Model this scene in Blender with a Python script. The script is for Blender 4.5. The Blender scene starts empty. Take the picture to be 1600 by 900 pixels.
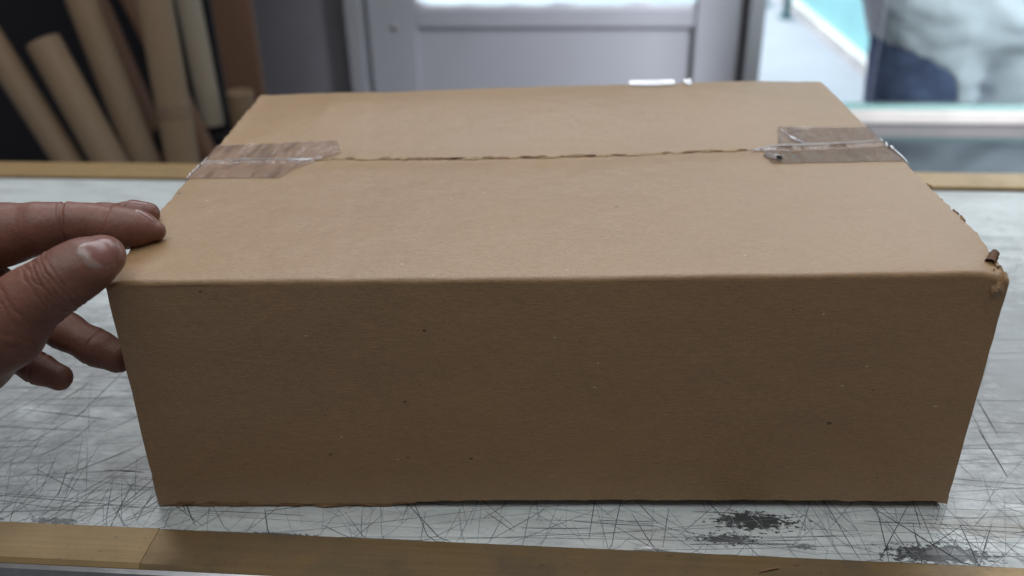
import bpy, bmesh, math, random
import numpy as np
from mathutils import Vector, Matrix, noise

R = random.Random(7)
scene = bpy.context.scene
col = scene.collection

# ------------------------------------------------------------------ camera
cd = bpy.data.cameras.new('camera')
cam = bpy.data.objects.new('camera', cd)
col.objects.link(cam)
cr = Vector((0.9964, 0.0823, -0.0199)); cu = Vector((-0.0224, 0.4827, 0.8755)); cf = Vector((-0.0817, 0.8719, -0.4829))
cam.matrix_world = Matrix(((cr.x, cu.x, -cf.x, 0), (cr.y, cu.y, -cf.y, 0), (cr.z, cu.z, -cf.z, 0.3221), (0, 0, 0, 1)))
cd.sensor_width = 36; cd.lens = 36 * 1437.4 / 1600
cd.clip_start = 0.01; cd.clip_end = 300
cd.dof.use_dof = True; cd.dof.focus_distance = 0.44; cd.dof.aperture_fstop = 6.0
scene.camera = cam

# ------------------------------------------------------------------ world and lamps
w = bpy.data.worlds.new('World'); scene.world = w; w.use_nodes = True
bg = w.node_tree.nodes['Background']
bg.inputs[0].default_value = (1.0, 0.93, 0.87, 1); bg.inputs[1].default_value = 0.14

def area(name, loc, target, sx, sy, power, color, spread=180):
    l = bpy.data.lights.new(name, 'AREA'); l.shape = 'RECTANGLE'; l.size = sx; l.size_y = sy
    l.energy = power; l.color = color; l.spread = math.radians(spread)
    o = bpy.data.objects.new(name, l); col.objects.link(o); o.location = loc
    o.rotation_euler = (Vector(target) - Vector(loc)).to_track_quat('-Z', 'Y').to_euler()
    return o
area('overhead_daylight', (-.05, .16, 1.75), (-.05, .16, 0), 2.2, 1.3, 21.5, (0.93, 0.97, 1.0))
area('side_fill', (1.45, .25, .95), (.66, 1.78, -.08), .5, .4, 9.5, (0.88, 0.92, 1.0), 50)  # added fill light for the person's shirt and the door, no visible source
area('street_daylight', (.6, 7.5, 4.2), (.6, 7.5, -1), 9, 8, 1150, (0.90, 0.94, 1.0), 132)

scene.view_settings.view_transform = 'Standard'; scene.view_settings.look = 'None'
scene.view_settings.exposure = 0.0; scene.view_settings.gamma = 1.0

# ------------------------------------------------------------------ helpers
def tag(o, label=None, cat=None, group=None, kind=None):
    for k, v in (('label', label), ('category', cat), ('group', group), ('kind', kind)):
        if v: o[k] = v
    return o
def empty(name, loc):
    o = bpy.data.objects.new(name, None); o.empty_display_size = .02; col.objects.link(o); o.location = loc
    return o
def link(name, me, mats, parent=None, smooth=False):
    for m in (mats if isinstance(mats, (list, tuple)) else [mats]): me.materials.append(m)
    if smooth: me.polygons.foreach_set('use_smooth', [True] * len(me.polygons))
    o = bpy.data.objects.new(name, me); col.objects.link(o)
    if parent:
        off = Vector((0, 0, 0)); p = parent
        while p: off += p.location; p = p.parent
        me.transform(Matrix.Translation(-off)); o.parent = parent
    return o
def mesh(name, v, f, mats, parent=None, smooth=False, mi=None):
    me = bpy.data.meshes.new(name); me.from_pydata([tuple(map(float, x)) for x in v], [], [tuple(map(int, x)) for x in f])
    if mi is not None: me.polygons.foreach_set('material_index', mi)
    me.update()
    return link(name, me, mats, parent, smooth)
def bmobj(name, bm, mats, parent=None, smooth=False):
    me = bpy.data.meshes.new(name); bmesh.ops.recalc_face_normals(bm, faces=bm.faces); bm.to_mesh(me); bm.free()
    return link(name, me, mats, parent, smooth)
def box_bm(x0, x1, y0, y1, z0, z1, bev=0.0, seg=2):
    bm = bmesh.new()
    bmesh.ops.create_cube(bm, size=1, matrix=Matrix.Translation(((x0+x1)/2, (y0+y1)/2, (z0+z1)/2)) @ Matrix.Diagonal((x1-x0, y1-y0, z1-z0, 1)))
    if bev: bmesh.ops.bevel(bm, geom=list(bm.edges), offset=bev, segments=seg, affect='EDGES', profile=.5)
    return bm
def slab(name, dims, m, parent=None, bev=0.0):
    return bmobj(name, box_bm(*dims, bev=bev), m, parent)
def sheet(name, P, th, mats, parent=None, smooth=True, flip=False):
    """closed solid from a grid of outer points; rim faces take material 1"""
    P = np.asarray(P, float); n, m = P.shape[:2]
    du = np.gradient(P, axis=0); dv = np.gradient(P, axis=1)
    N = np.cross(du, dv); N /= np.linalg.norm(N, axis=2, keepdims=True) + 1e-12
    if flip: N = -N
    V = np.concatenate([P.reshape(-1, 3), (P - N * th).reshape(-1, 3)])
    idx = lambda i, j, k=0: k*n*m + i*m + j
    F = []; MI = []
    for i in range(n-1):
        for j in range(m-1):
            a = (idx(i, j), idx(i+1, j), idx(i+1, j+1), idx(i, j+1)); b = tuple(q + n*m for q in a)
            if flip: a = a[::-1]
            else: b = b[::-1]
            if flip: pass
            F.append(a); F.append(b if not flip else b); MI += [0, 0]
    rim = [(i, 0) for i in range(n)] + [(n-1, j) for j in range(1, m)] + [(i, m-1) for i in range(n-2, -1, -1)] + [(0, j) for j in range(m-2, 0, -1)]
    for q in range(len(rim)):
        a, b = rim[q], rim[(q+1) % len(rim)]
        F.append((idx(*a), idx(*b), idx(*b, 1), idx(*a, 1))); MI.append(1 if isinstance(mats, (list, tuple)) and len(mats) > 1 else 0)
    o = mesh(name, V, F, mats, parent, False, MI)
    bm = bmesh.new(); bm.from_mesh(o.data); bmesh.ops.recalc_face_normals(bm, faces=bm.faces); bm.to_mesh(o.data); bm.free()
    if smooth:
        o.data.polygons.foreach_set('use_smooth', [True]*len(o.data.polygons))
        o.data.set_sharp_from_angle(angle=math.radians(50))
    return o
def nz(x, y=0., z=0., s=1.): return noise.noise(Vector((x*s, y*s, z*s)))

# ---- materials
def mat(name):
    m = bpy.data.materials.new(name); m.use_nodes = True
    nt = m.node_tree; return m, nt, nt.nodes['Principled BSDF']
class G:
    def __init__(s, nt): s.nt = nt
    def n(s, t, **kw):
        d = s.nt.nodes.new(t)
        for k, v in kw.items():
            if k.startswith('i_'): d.inputs[k[2:].replace('_', ' ')].default_value = v
            else: setattr(d, k, v)
        return d
    def l(s, a, b): s.nt.links.new(a, b)
    def pos(s, scale=(1, 1, 1), rot=(0, 0, 0), loc=(0, 0, 0), obj=False):
        m = s.n('ShaderNodeMapping'); m.inputs['Scale'].default_value = scale; m.inputs['Rotation'].default_value = rot; m.inputs['Location'].default_value = loc
        if obj: s.l(s.n('ShaderNodeTexCoord').outputs['Object'], m.inputs[0])
        else: s.l(s.n('ShaderNodeNewGeometry').outputs['Position'], m.inputs[0])
        return m.outputs[0]
    def noise(s, vec, scale, detail=4, rough=.55):
        t = s.n('ShaderNodeTexNoise'); t.inputs['Scale'].default_value = scale; t.inputs['Detail'].default_value = detail; t.inputs['Roughness'].default_value = rough
        s.l(vec, t.inputs['Vector']); return t.outputs['Fac']
    def ramp(s, fac, *stops):
        r = s.n('ShaderNodeValToRGB'); e = r.color_ramp.elements
        while len(e) < len(stops): e.new(.5)
        for q, (p, c) in zip(e, stops):
            q.position = p; q.color = c if isinstance(c, tuple) else (c, c, c, 1)
        s.l(fac, r.inputs[0]); return r.outputs[0]
    def mix(s, fac, a, b, mode='MIX'):
        x = s.n('ShaderNodeMix', data_type='RGBA', blend_type=mode)
        for sock, val in ((x.inputs['Factor'], fac), (x.inputs['A'], a), (x.inputs['B'], b)):
            if isinstance(val, (tuple, float, int)): sock.default_value = val
            else: s.l(val, sock)
        return x.outputs['Result']
    def math(s, op, a, b=None, c=None):
        x = s.n('ShaderNodeMath', operation=op)
        for i, val in enumerate((a, b, c)):
            if val is None: continue
            if isinstance(val, (int, float)): x.inputs[i].default_value = val
            else: s.l(val, x.inputs[i])
        return x.outputs[0]
    def bump(s, h, strength, dist, bsdf, prev=None):
        b = s.n('ShaderNodeBump'); b.inputs['Strength'].default_value = strength; b.inputs['Distance'].default_value = dist
        s.l(h, b.inputs['Height'])
        if prev: s.l(prev, b.inputs['Normal'])
        if bsdf: s.l(b.outputs[0], bsdf.inputs['Normal'])
        return b.outputs[0]
def c4(r, g, b): return (r, g, b, 1)

def kraft(name, base, rough=.42, spec=.7, dark=.75, specks=True, coat=0.0):
    m, nt, b = mat(name); g = G(nt)
    p = g.pos()
    big = g.noise(p, 14, 4, .6)
    fib = g.noise(g.pos((230, 1250, 1100)), 1, 4, .75)
    fine = g.noise(p, 1500, 2, .6)
    lo = tuple(v*dark for v in base); hi = tuple(min(1, v*1.25) for v in base)
    c = g.mix(g.ramp(big, (.3, 0.), (.7, 1.)), c4(*(v*.90 for v in base)), c4(*(v*1.06 for v in base)))
    c = g.mix(g.ramp(fib, (.30, .0), (.5, .5), (.70, 1.)), g.mix(.68, c, c4(*lo)), g.mix(.68, c, c4(*hi)))
    c = g.mix(g.math('MULTIPLY', g.ramp(fine, (.3, 1.), (.46, 0.)), .6), c, c4(*(v*.45 for v in base)))
    drift = g.noise(g.pos(loc=(4, 2, 1)), 5, 3, .5)
    c = g.mix(g.math('MULTIPLY', g.ramp(drift, (.35, 0.), (.7, 1.)), .45), c, c4(base[0]*1.10, base[1]*1.04, base[2]*.80))
    sc_ = g.noise(g.pos((30, 120, 70), rot=(.2, .1, .3)), 1, 5, .75)
    c = g.mix(g.math('MULTIPLY', g.ramp(sc_, (.60, 0.), (.74, 1.)), .22), c, c4(*(v*.6 for v in base)))
    if specks:
        v = g.n('ShaderNodeTexVoronoi', feature='F1'); v.inputs['Scale'].default_value = 85; g.l(g.pos((.7, 1, 1)), v.inputs['Vector'])
        sep = g.n('ShaderNodeSeparateColor'); g.l(v.outputs['Color'], sep.inputs[0])
        size = g.math('MULTIPLY', sep.outputs[0], .085)
        hit = g.math('LESS_THAN', v.outputs['Distance'], g.math('MULTIPLY', size, g.math('GREATER_THAN', sep.outputs[1], .55)))
        c = g.mix(g.math('MULTIPLY', hit, .8), c, c4(.06, .04, .03))
        v2 = g.n('ShaderNodeTexVoronoi', feature='F1'); v2.inputs['Scale'].default_value = 120; g.l(g.pos((.5, 1, 1), loc=(3, 1, 2)), v2.inputs['Vector'])
        sp2 = g.n('ShaderNodeSeparateColor'); g.l(v2.outputs['Color'], sp2.inputs[0])
        h2 = g.math('LESS_THAN', v2.outputs['Distance'], g.math('MULTIPLY', .05, g.math('GREATER_THAN', sp2.outputs[1], .72)))
        c = g.mix(g.math('MULTIPLY', h2, .6), c, c4(.62, .52, .4))
    g.l(c, b.inputs['Base Color'])
    b.inputs['Roughness'].default_value = rough; b.inputs['Specular IOR Level'].default_value = spec
    n1 = g.bump(fib, .5, .0005, None)
    n2 = g.bump(g.noise(p, 45, 3), .25, .004, None, n1)
    g.bump(fine, .25, .0003, b, n2)
    return m
KRAFT = (.312, .192, .098)
M = {}
M['kraft'] = kraft('kraft', KRAFT)
M['kraft_edge'] = kraft('kraft_edge', (.23, .14, .08), rough=.85, spec=.15)
M['kraft_torn'] = kraft('kraft_torn', (.42, .31, .20), rough=.9, spec=.1, specks=False)
M['kraft_brown'] = kraft('kraft_brown', (.12, .062, .038), rough=.7, spec=.2, specks=False)
M['tube'] = kraft('tube', (.30, .21, .135), rough=.65, specks=False)
M['tube_pale'] = kraft('tube_pale', (.46, .40, .32), rough=.6, specks=False)
M['board_brown'] = kraft('board_brown', (.25, .14, .095), rough=.6, specks=False)

def plain(name, color, rough=.5, metal=0., spec=.5, nscale=None, namp=.15, bumpd=0.):
    m, nt, b = mat(name); g = G(nt); p = g.pos()
    if nscale:
        f = g.noise(p, nscale, 5, .6)
        c = g.mix(g.ramp(f, (.3, 0.), (.7, 1.)), c4(*(v*(1-namp) for v in color)), c4(*(min(1, v*(1+namp)) for v in color)))
        g.l(c, b.inputs['Base Color'])
        if bumpd: g.bump(f, .4, bumpd, b)
    else: b.inputs['Base Color'].default_value = c4(*color)
    b.inputs['Roughness'].default_value = rough; b.inputs['Metallic'].default_value = metal; b.inputs['Specular IOR Level'].default_value = spec
    return m
M['wall_grey'] = plain('wall_grey', (.25, .24, .27), .7, nscale=3, namp=.2)
M['door'] = plain('door', (.38, .385, .42), .45, nscale=4, namp=.06)
M['rack'] = plain('rack', (.012, .012, .018), .7, nscale=10)
M['dark_gap'] = plain('dark_gap', (.05, .05, .06), .8)
M['rail'] = plain('rail', (.42, .39, .36), .5, nscale=12, namp=.1)
M['near_black'] = plain('near_black', (.05, .055, .05), .7)
M['pavement'] = plain('pavement', (.36, .385, .425), .8, nscale=2.5, namp=.08, bumpd=.003)
M['kerb'] = plain('kerb', (.72, .70, .68), .7, nscale=6)
M['cyan'] = plain('cyan', (.36, .77, .81), .55, nscale=2, namp=.12)
M['teal_paint'] = plain('teal_paint', (.03, .16, .18), .5)
M['putty'] = plain('putty', (.55, .54, .60), .7)
M['counter_front'] = plain('counter_front', (.30, .19, .05), .5, nscale=60, namp=.9)
M['steel'] = plain('steel', (.45, .45, .46), .35, 1., nscale=80)

def glass_thin(name, tint=(.96, 1, .98), ior=1.5, rough=.02):
    m, nt, b = mat(name); g = G(nt)
    out = nt.nodes['Material Output']; nt.nodes.remove(b)
    t = g.n('ShaderNodeBsdfTransparent'); t.inputs[0].default_value = c4(*tint)
    s = g.n('ShaderNodeBsdfGlossy'); s.inputs['Roughness'].default_value = rough
    fr = g.n('ShaderNodeFresnel'); fr.inputs[0].default_value = ior
    x = g.n('ShaderNodeMixShader'); g.l(fr.outputs[0], x.inputs[0]); g.l(t.outputs[0], x.inputs[1]); g.l(s.outputs[0], x.inputs[2]); g.l(x.outputs[0], out.inputs[0])
    return m
M['pane'] = glass_thin('pane')
M['pane_edge'] = plain('pane_edge', (.62, .70, .70), .2, spec=.6)
M['glass_edge'] = plain('glass_edge', (.20, .34, .32), .15, spec=.8)
m, nt, b = mat('glass_top'); b.inputs['Base Color'].default_value = (.014, .016, .026, 1); b.inputs['Roughness'].default_value = .03; b.inputs['IOR'].default_value = 2.3; M['glass_top'] = m

def brass(name, base, metal, r0, r1, dirt):
    m, nt, b = mat(name); g = G(nt)
    st = g.noise(g.pos((9, 700, 700)), 1, 4, .7); bl = g.noise(g.pos(), 22, 5, .65); sp = g.noise(g.pos((220, 420, 420)), 1, 3, .6)
    c = g.mix(g.ramp(st, (.3, 0.), (.7, 1.)), c4(*(v*.88 for v in base)), c4(*(min(1, v*1.1) for v in base)))
    c = g.mix(g.math('MULTIPLY', g.ramp(bl, (.42, 0.), (.72, 1.)), dirt), c, c4(.09, .075, .055))
    c = g.mix(g.math('MULTIPLY', g.ramp(sp, (.66, 0.), (.72, 1.)), .5), c, c4(.06, .045, .035))
    g.l(c, b.inputs['Base Color']); b.inputs['Metallic'].default_value = metal
    rr = g.ramp(bl, (.3, r0), (.7, r1)); g.l(rr, b.inputs['Roughness'])
    g.bump(st, .25, .0002, b)
    return m
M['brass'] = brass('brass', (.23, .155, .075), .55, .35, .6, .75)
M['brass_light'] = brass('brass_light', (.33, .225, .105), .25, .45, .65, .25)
M['brass_far'] = brass('brass_far', (.38, .25, .11), .3, .35, .5, .3)

# table laminate
m, nt, b = mat('laminate'); g = G(nt)
c = g.mix(g.ramp(g.noise(g.pos((5, 14, 1)), 1, 6, .65), (.32, 0.), (.68, 1.)), c4(.49, .53, .525), c4(.66, .70, .695))
smud = g.noise(g.pos((16, 60, 1), rot=(0, 0, .25), loc=(2, 3, 0)), 1, 6, .75)
c = g.mix(g.math('MULTIPLY', g.ramp(smud, (.42, 0.), (.80, 1.)), .75), c, c4(.22, .225, .225))
fine = g.noise(g.pos((70, 300, 1), rot=(0, 0, -.08)), 1, 5, .8)
c = g.mix(g.math('MULTIPLY', g.ramp(fine, (.50, 0.), (.66, 1.)), .30), c, c4(.20, .21, .22))
rub = g.noise(g.pos((9, 9, 1), loc=(7, 1.5, 0)), 1, 4, .6)
c = g.mix(g.math('MULTIPLY', g.ramp(rub, (.56, 0.), (.74, 1.)), .5), c, c4(.36, .31, .24))
def patch(cx, cy, rx, ry, ns, th, colr, amt, c, seed):
    d = g.n('ShaderNodeVectorMath', operation='LENGTH'); g.l(g.pos((1/rx, 1/ry, 0), loc=(-cx/rx, -cy/ry, 0)), d.inputs[0])
    f = g.math('ADD', g.noise(g.pos((1, 1.8, 1), loc=(seed, seed*2, 0)), ns*(1.35 if ns > 100 else 1), 7, .70), g.math('MULTIPLY', g.math('SUBTRACT', 1., d.outputs['Value']), .32))
    return g.mix(g.math('MULTIPLY', g.ramp(f, (th-(.10 if ns < 100 else 0), 0.), (th+(.16 if ns < 100 else .03), 1.)), amt), c, colr)
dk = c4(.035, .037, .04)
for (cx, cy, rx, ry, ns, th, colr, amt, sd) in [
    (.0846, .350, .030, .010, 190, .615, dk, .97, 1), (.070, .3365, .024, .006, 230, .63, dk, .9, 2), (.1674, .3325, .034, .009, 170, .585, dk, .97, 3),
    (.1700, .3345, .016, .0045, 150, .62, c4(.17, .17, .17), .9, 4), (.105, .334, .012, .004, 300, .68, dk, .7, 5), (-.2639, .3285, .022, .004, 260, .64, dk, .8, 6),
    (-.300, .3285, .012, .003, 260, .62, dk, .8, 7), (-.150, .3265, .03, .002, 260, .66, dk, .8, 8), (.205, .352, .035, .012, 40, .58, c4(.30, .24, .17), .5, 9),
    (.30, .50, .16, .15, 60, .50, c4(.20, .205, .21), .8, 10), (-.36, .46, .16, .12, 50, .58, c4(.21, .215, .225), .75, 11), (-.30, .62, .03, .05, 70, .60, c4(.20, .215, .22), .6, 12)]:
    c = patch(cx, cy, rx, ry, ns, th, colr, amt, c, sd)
g.l(c, b.inputs['Base Color']); b.inputs['Specular IOR Level'].default_value = .5
g.l(g.ramp(smud, (.3, .30), (.7, .52)), b.inputs['Roughness'])
g.bump(fine, .15, .0003, b)
M['laminate'] = m
m, nt, b = mat('scratch'); g = G(nt); a = g.n('ShaderNodeVertexColor', layer_name='tone'); g.l(a.outputs[0], b.inputs['Base Color']); b.inputs['Roughness'].default_value = .7; b.inputs['Specular IOR Level'].default_value = .15
M['scratch'] = m

# packing tape: clear film, tinted, wrinkled
def tape_mat(name, tint, alpha, rough, spec=.7, con=1.):
    m, nt, b = mat(name); g = G(nt)
    bars = g.noise(g.pos((130, 24, 24), rot=(0, 0, .07)), 1, 2, .5); wr = g.noise(g.pos((1, 1, 1)), 170, 4, .6)
    g.l(g.mix(g.ramp(bars, (.40, 0.), (.60, 1.)), c4(*(v*(1-.38*con) for v in tint)), c4(*(v*(1+.25*con) for v in tint))), b.inputs['Base Color'])  # bars in tint and alpha stand in for patchy reflections on the film
    b.inputs['Roughness'].default_value = rough; b.inputs['Specular IOR Level'].default_value = spec
    g.l(g.ramp(bars, (.38, alpha), (.5, alpha*(1-.65*con)), (.62, alpha)), b.inputs['Alpha'])
    n1 = g.bump(bars, .8, .003, None); g.bump(wr, .6, .0012, b, n1)
    return m
M['tape_left'] = tape_mat('tape_left', (.40, .275, .22), .38, .18, 1.0, .7)
M['tape_right'] = tape_mat('tape_right', (.24, .14, .085), .42, .20, .8, .4)
M['tape_clear'] = tape_mat('tape_clear', (.80, .80, .84), .75, .12)
M['white_scrap_glint'] = plain('white_scrap_glint', (.85, .85, .88), .2, spec=.8)  # white colour stands in for glints on clear tape; also the white scrap

# skin
m, nt, b = mat('skin'); g = G(nt); p = g.pos()
c = g.mix(g.ramp(g.noise(p, 60, 4, .6), (.3, 0.), (.7, 1.)), c4(.140, .055, .038), c4(.205, .089, .062))
c = g.mix(g.math('MULTIPLY', g.ramp(g.noise(p, 700, 3, .7), (.35, 1.), (.5, 0.)), .35), c, c4(.09, .038, .027))
g.l(c, b.inputs['Base Color']); b.inputs['Roughness'].default_value = .48; b.inputs['Specular IOR Level'].default_value = .4
b.inputs['Subsurface Weight'].default_value = .15; b.inputs['Subsurface Radius'].default_value = (.006, .002, .0012); b.inputs['Subsurface Scale'].default_value = .6
v = g.n('ShaderNodeTexVoronoi', feature='DISTANCE_TO_EDGE'); v.inputs['Scale'].default_value = 900; g.l(g.pos((1, 1, .6), rot=(0, .5, 0)), v.inputs['Vector'])
n1 = g.bump(v.outputs['Distance'], .25, .0004, None); g.bump(g.noise(p, 380, 4, .6), .3, .0008, b, n1)
M['skin'] = m
m, nt, b = mat('nail'); g = G(nt); a = g.n('ShaderNodeVertexColor', layer_name='tone'); g.l(a.outputs[0], b.inputs['Base Color']); b.inputs['Roughness'].default_value = .28; b.inputs['Subsurface Weight'].default_value = .1; b.inputs['Subsurface Radius'].default_value = (.003, .001, .001)
M['nail'] = m
def cloth(name, colr, sc=40, namp=.12):
    m, nt, b = mat(name); g = G(nt); p = g.pos()
    f = g.noise(p, sc, 5, .65); g.l(g.mix(g.ramp(f, (.3, 0.), (.7, 1.)), c4(*(v*(1-namp) for v in colr)), c4(*(min(.9, v*(1+namp)) for v in colr))), b.inputs['Base Color'])
    b.inputs['Roughness'].default_value = .85; b.inputs['Specular IOR Level'].default_value = .2
    n1 = g.bump(g.noise(g.pos((14, 14, 5)), 1, 4, .5), .5, .006, None); g.bump(g.noise(p, 1200, 2), .2, .0006, b, n1)
    return m
M['shirt'] = cloth('shirt', (.66, .68, .76), 12, .05); M['denim'] = cloth('denim', (.12, .145, .26), 25, .45)
M['shoe'] = plain('shoe', (.05, .05, .05), .6); M['hair'] = plain('hair', (.012, .01, .01), .6)

# ------------------------------------------------------------------ setting
GZ = -.93
me = bpy.data.meshes.new('ground'); bm = bmesh.new(); bmesh.ops.create_grid(bm, x_segments=2, y_segments=2, size=60); bmesh.ops.translate(bm, verts=bm.verts, vec=(0, 40, GZ)); bm.to_mesh(me); bm.free()
tag(link('ground', me, M['pavement']), kind='structure')
wl = slab('wall', (-1.9, -.502, 1.905, 2.0, GZ, 1.25), M['wall_grey']); tag(wl, 'dark grey painted wall between the cardboard tubes and the white door', 'wall')

# cyan wall along the pavement, white kerb at its foot
r = empty('cyan_wall', (1.26, 6, GZ)); tag(r, 'bright cyan painted wall with pale kerb along the sunlit pavement outside', 'wall')
def run(x0, y0, x1, y1, wdt, z0, z1, m, name, off=0.):
    d = Vector((x1-x0, y1-y0, 0)).normalized(); nrm = Vector((d.y, -d.x, 0))
    a = Vector((x0, y0, 0)) + nrm*off; b = Vector((x1, y1, 0)) + nrm*off
    v = [a, b, b+nrm*wdt, a+nrm*wdt]
    return mesh(name, [(q.x, q.y, z) for z in (z0, z1) for q in v], [(3, 2, 1, 0), (4, 5, 6, 7), (0, 1, 5, 4), (1, 2, 6, 5), (2, 3, 7, 6), (3, 0, 4, 7)], m, r)
run(1.41, 2.4, .76, 12.5, .14, GZ, 1.6, M['cyan'], 'wall_face', .05)
run(1.41, 2.4, .76, 12.5, .05, GZ, GZ+.05, M['kerb'], 'kerb', 0)
for (px, py, hh, lab) in [(1.126, 5.61, .5, 'thin dark teal post standing on the pavement nearer the cyan wall'), (1.05, 5.95, .5, 'thin dark teal post farther along the pavement, next to the door edge')]:
    q = empty('teal_post', (px, py, GZ)); tag(q, lab, 'post', 'posts on the pavement')
    bm = bmesh.new(); bmesh.ops.create_cone(bm, cap_ends=True, segments=16, radius1=.022, radius2=.018, depth=hh, matrix=Matrix.Translation((px, py, GZ+hh/2))); bmobj('shaft', bm, M['teal_paint'], q, True)
    slab('base_plate', (px-.04, px+.04, py-.04, py+.04, GZ, GZ+.012), M['teal_paint'], q, .003)

# white door with glazed upper half
DY = 1.9
r = empty('door', (-.08, DY, GZ)); tag(r, 'white panelled door with a bright glass pane behind the cardboard box', 'door')
top = 1.12
slab('door_jamb', (-.5, -.467, DY-.05, DY+.06, GZ, top), M['door'], r, .003)
slab('door_jamb', (.302, .333, DY-.05, DY+.06, GZ, top), M['door'], r, .003)
slab('stile', (-.460, -.362, DY-.022, DY+.02, GZ+.01, top-.01), M['door'], r, .003)
slab('stile', (.203, .294, DY-.022, DY+.02, GZ+.01, top-.01), M['door'], r, .003)
slab('gap_seal', (-.467, -.460, DY-.005, DY+.015, GZ+.01, top-.01), M['dark_gap'], r)
slab('gap_seal', (.294, .302, DY-.005, DY+.015, GZ+.01, top-.01), M['dark_gap'], r)
slab('middle_rail', (-.362, .203, DY-.017, DY+.018, -.119, -.079), M['door'], r, .005)
slab('lower_panel', (-.362, .203, DY-.006, DY+.012, GZ+.16, -.119), M['door'], r)
slab('bottom_rail', (-.362, .203, DY-.021, DY+.018, GZ+.01, GZ+.16), M['door'], r, .003)
slab('top_rail', (-.362, .203, DY-.021, DY+.018, top-.11, top-.01), M['door'], r, .003)
slab('glass_pane', (-.362, .203, DY-.002, DY+.003, -.079, top-.11), M['pane'], r)
# lumpy putty line along the pane
bm = bmesh.new(); nn = 140
prev = None
for i in range(nn):
    x = -.361 + .563*i/(nn-1)
    h = .0035 + .005*max(0, nz(x*22, 3.1)) + .010*max(0, nz(x*9, 8.2)-.18)
    if i < 12: h += .018*(1-math.sqrt(max(0, 1-(1-i/12)**2)))
    h += .012*max(0, 1-abs(i-112)/8)*.5
    vs = [bm.verts.new((x, DY-.013, -.081)), bm.verts.new((x, DY-.011, -.079+h)), bm.verts.new((x, DY-.004, -.079+h*1.15)), bm.verts.new((x, DY-.003, -.081))]
    if prev:
        for k in range(4): bm.faces.new((prev[k], prev[(k+1) % 4], vs[(k+1) % 4], vs[k]))
    else: bm.faces.new(vs)
    prev = vs
bm.faces.new(prev[::-1]); bmobj('putty_bead', bm, M['putty'], r, True)
bm = bmesh.new(); bmesh.ops.create_uvsphere(bm, u_segments=16, v_segments=10, radius=.007, matrix=Matrix.Translation((-.405, DY-.023, -.115)) @ Matrix.Diagonal((1, .5, 1, 1))); bmobj('screw_cap', bm, M['steel'], r, True)

# ------------------------------------------------------------------ storage rack as dark recess, and cardboard tubes
r = empty('storage_rack', (-1.0, 1.6, GZ)); tag(r, 'storage rack behind the leaning cardboard tubes, coloured near-black for the dark recess', 'rack')
slab('back_panel', (-2.0, -.66, 1.56, 1.58, GZ, .9), M['rack'], r, .002)  # near-black backdrop, the shade of the deep recess put into its colour
slab('base_board', (-2.0, -.66, 1.02, 1.555, GZ+.001, GZ+.006), M['rack'], r, .001)
slab('ledge', (-.72, -.545, 1.375, 1.50, -.20, -.172), M['rack'], r, .003)
slab('ledge_support', (-.70, -.56, 1.42, 1.50, GZ+.007, -.2005), M['rack'], r, .002)
bd = slab('brown_board', (-.632, -.566, 1.515, 1.53, -.1715, .75), M['board_brown'], None, .002); bd.location = (0, 0, 0)
tag(bd, 'flat reddish brown board standing upright at the right of the tubes', 'board')

def tube(top, bot, rad, m, label, wall=.0035, capped=True, band=None):
    t, b_ = Vector(top), Vector(bot); ax = (t-b_); L = ax.length; ax.normalize()
    root = empty('cardboard_tube', b_); tag(root, label, 'tube', 'cardboard tubes leaning behind the counter')
    q = ax.to_track_quat('Z', 'Y').to_matrix().to_4x4(); q.translation = b_
    bm = bmesh.new(); S = 40; prof = [(rad-wall, 0), (rad, 0), (rad, L*.33), (rad, L*.66), (rad, L-.001), (rad-.001, L), (rad-wall, L), (rad-wall, 0)]
    rings = []
    for (rr, h) in prof[:-1]:
        rings.append([bm.verts.new(q @ Vector((rr*math.cos(2*math.pi*k/S), rr*math.sin(2*math.pi*k/S), h))) for k in range(S)])
    for i in range(len(rings)):
        A, B = rings[i], rings[(i+1) % len(rings)]
        for k in range(S): bm.faces.new((A[k], A[(k+1) % S], B[(k+1) % S], B[k]))
    o = bmobj('tube_wall', bm, m, root, True); o.data.set_sharp_from_angle(angle=math.radians(40))
    if capped:
        bm = bmesh.new(); mm = q @ Matrix.Translation((0, 0, L-.004))
        bmesh.ops.create_cone(bm, cap_ends=True, segments=S, radius1=rad-wall+.0002, radius2=rad-wall+.0002, depth=.004, matrix=mm); bmobj('end_plug', bm, m, root)
    if band:
        bm = bmesh.new(); mm = q @ Matrix.Translation((0, 0, L*band)); bmesh.ops.create_cone(bm, cap_ends=False, segments=S, radius1=rad+.0008, radius2=rad+.0008, depth=.022, matrix=mm); bmobj('tape_band', bm, M['tape_left'], root, True)
tube((-.9763, 1.3089, .22), (-.3953, 1.1053, -.923), .0205, M['tube'], 'leftmost slanting cardboard tube, cut by the left edge of the picture')
tube((-.7886, 1.27, .0077), (-.3566, 1.0511, -.921), .0245, M['tube'], 'short slanting cardboard tube whose capped top end shows against the dark recess')
tube((-.8227, 1.3799, .35), (-.5029, 1.166, -.921), .0235, M['tube'], 'long cardboard tube slanting just right of the short capped tube')
tube((-.8481, 1.4666, .25), (-.5505, 1.3921, -.921), .015, M['board_brown'], 'thin dark brown tube in shadow behind the longer tubes')
tube((-.6316, 1.3338, .42), (-.5509, 1.0925, -.921), .0240, M['tube'], 'nearly upright cardboard tube with a clear tape band low on it', band=.622)
tube((-.6508, 1.4596, .4), (-.6150, 1.398, -.160), .0185, M['tube_pale'], 'pale greyish tube whose lower end is seen above the dark ledge')
tube((-.6837, 1.345, .06), (-.3902, 1.345, -.921), .015, M['board_brown'], 'thin brown tube slanting low behind the taped tube')
tube((-.5560, 1.385, -.100), (-.553, 1.385, -.921), .0205, M['tube'], 'short upright cardboard tube close to the left back corner of the box')

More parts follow.
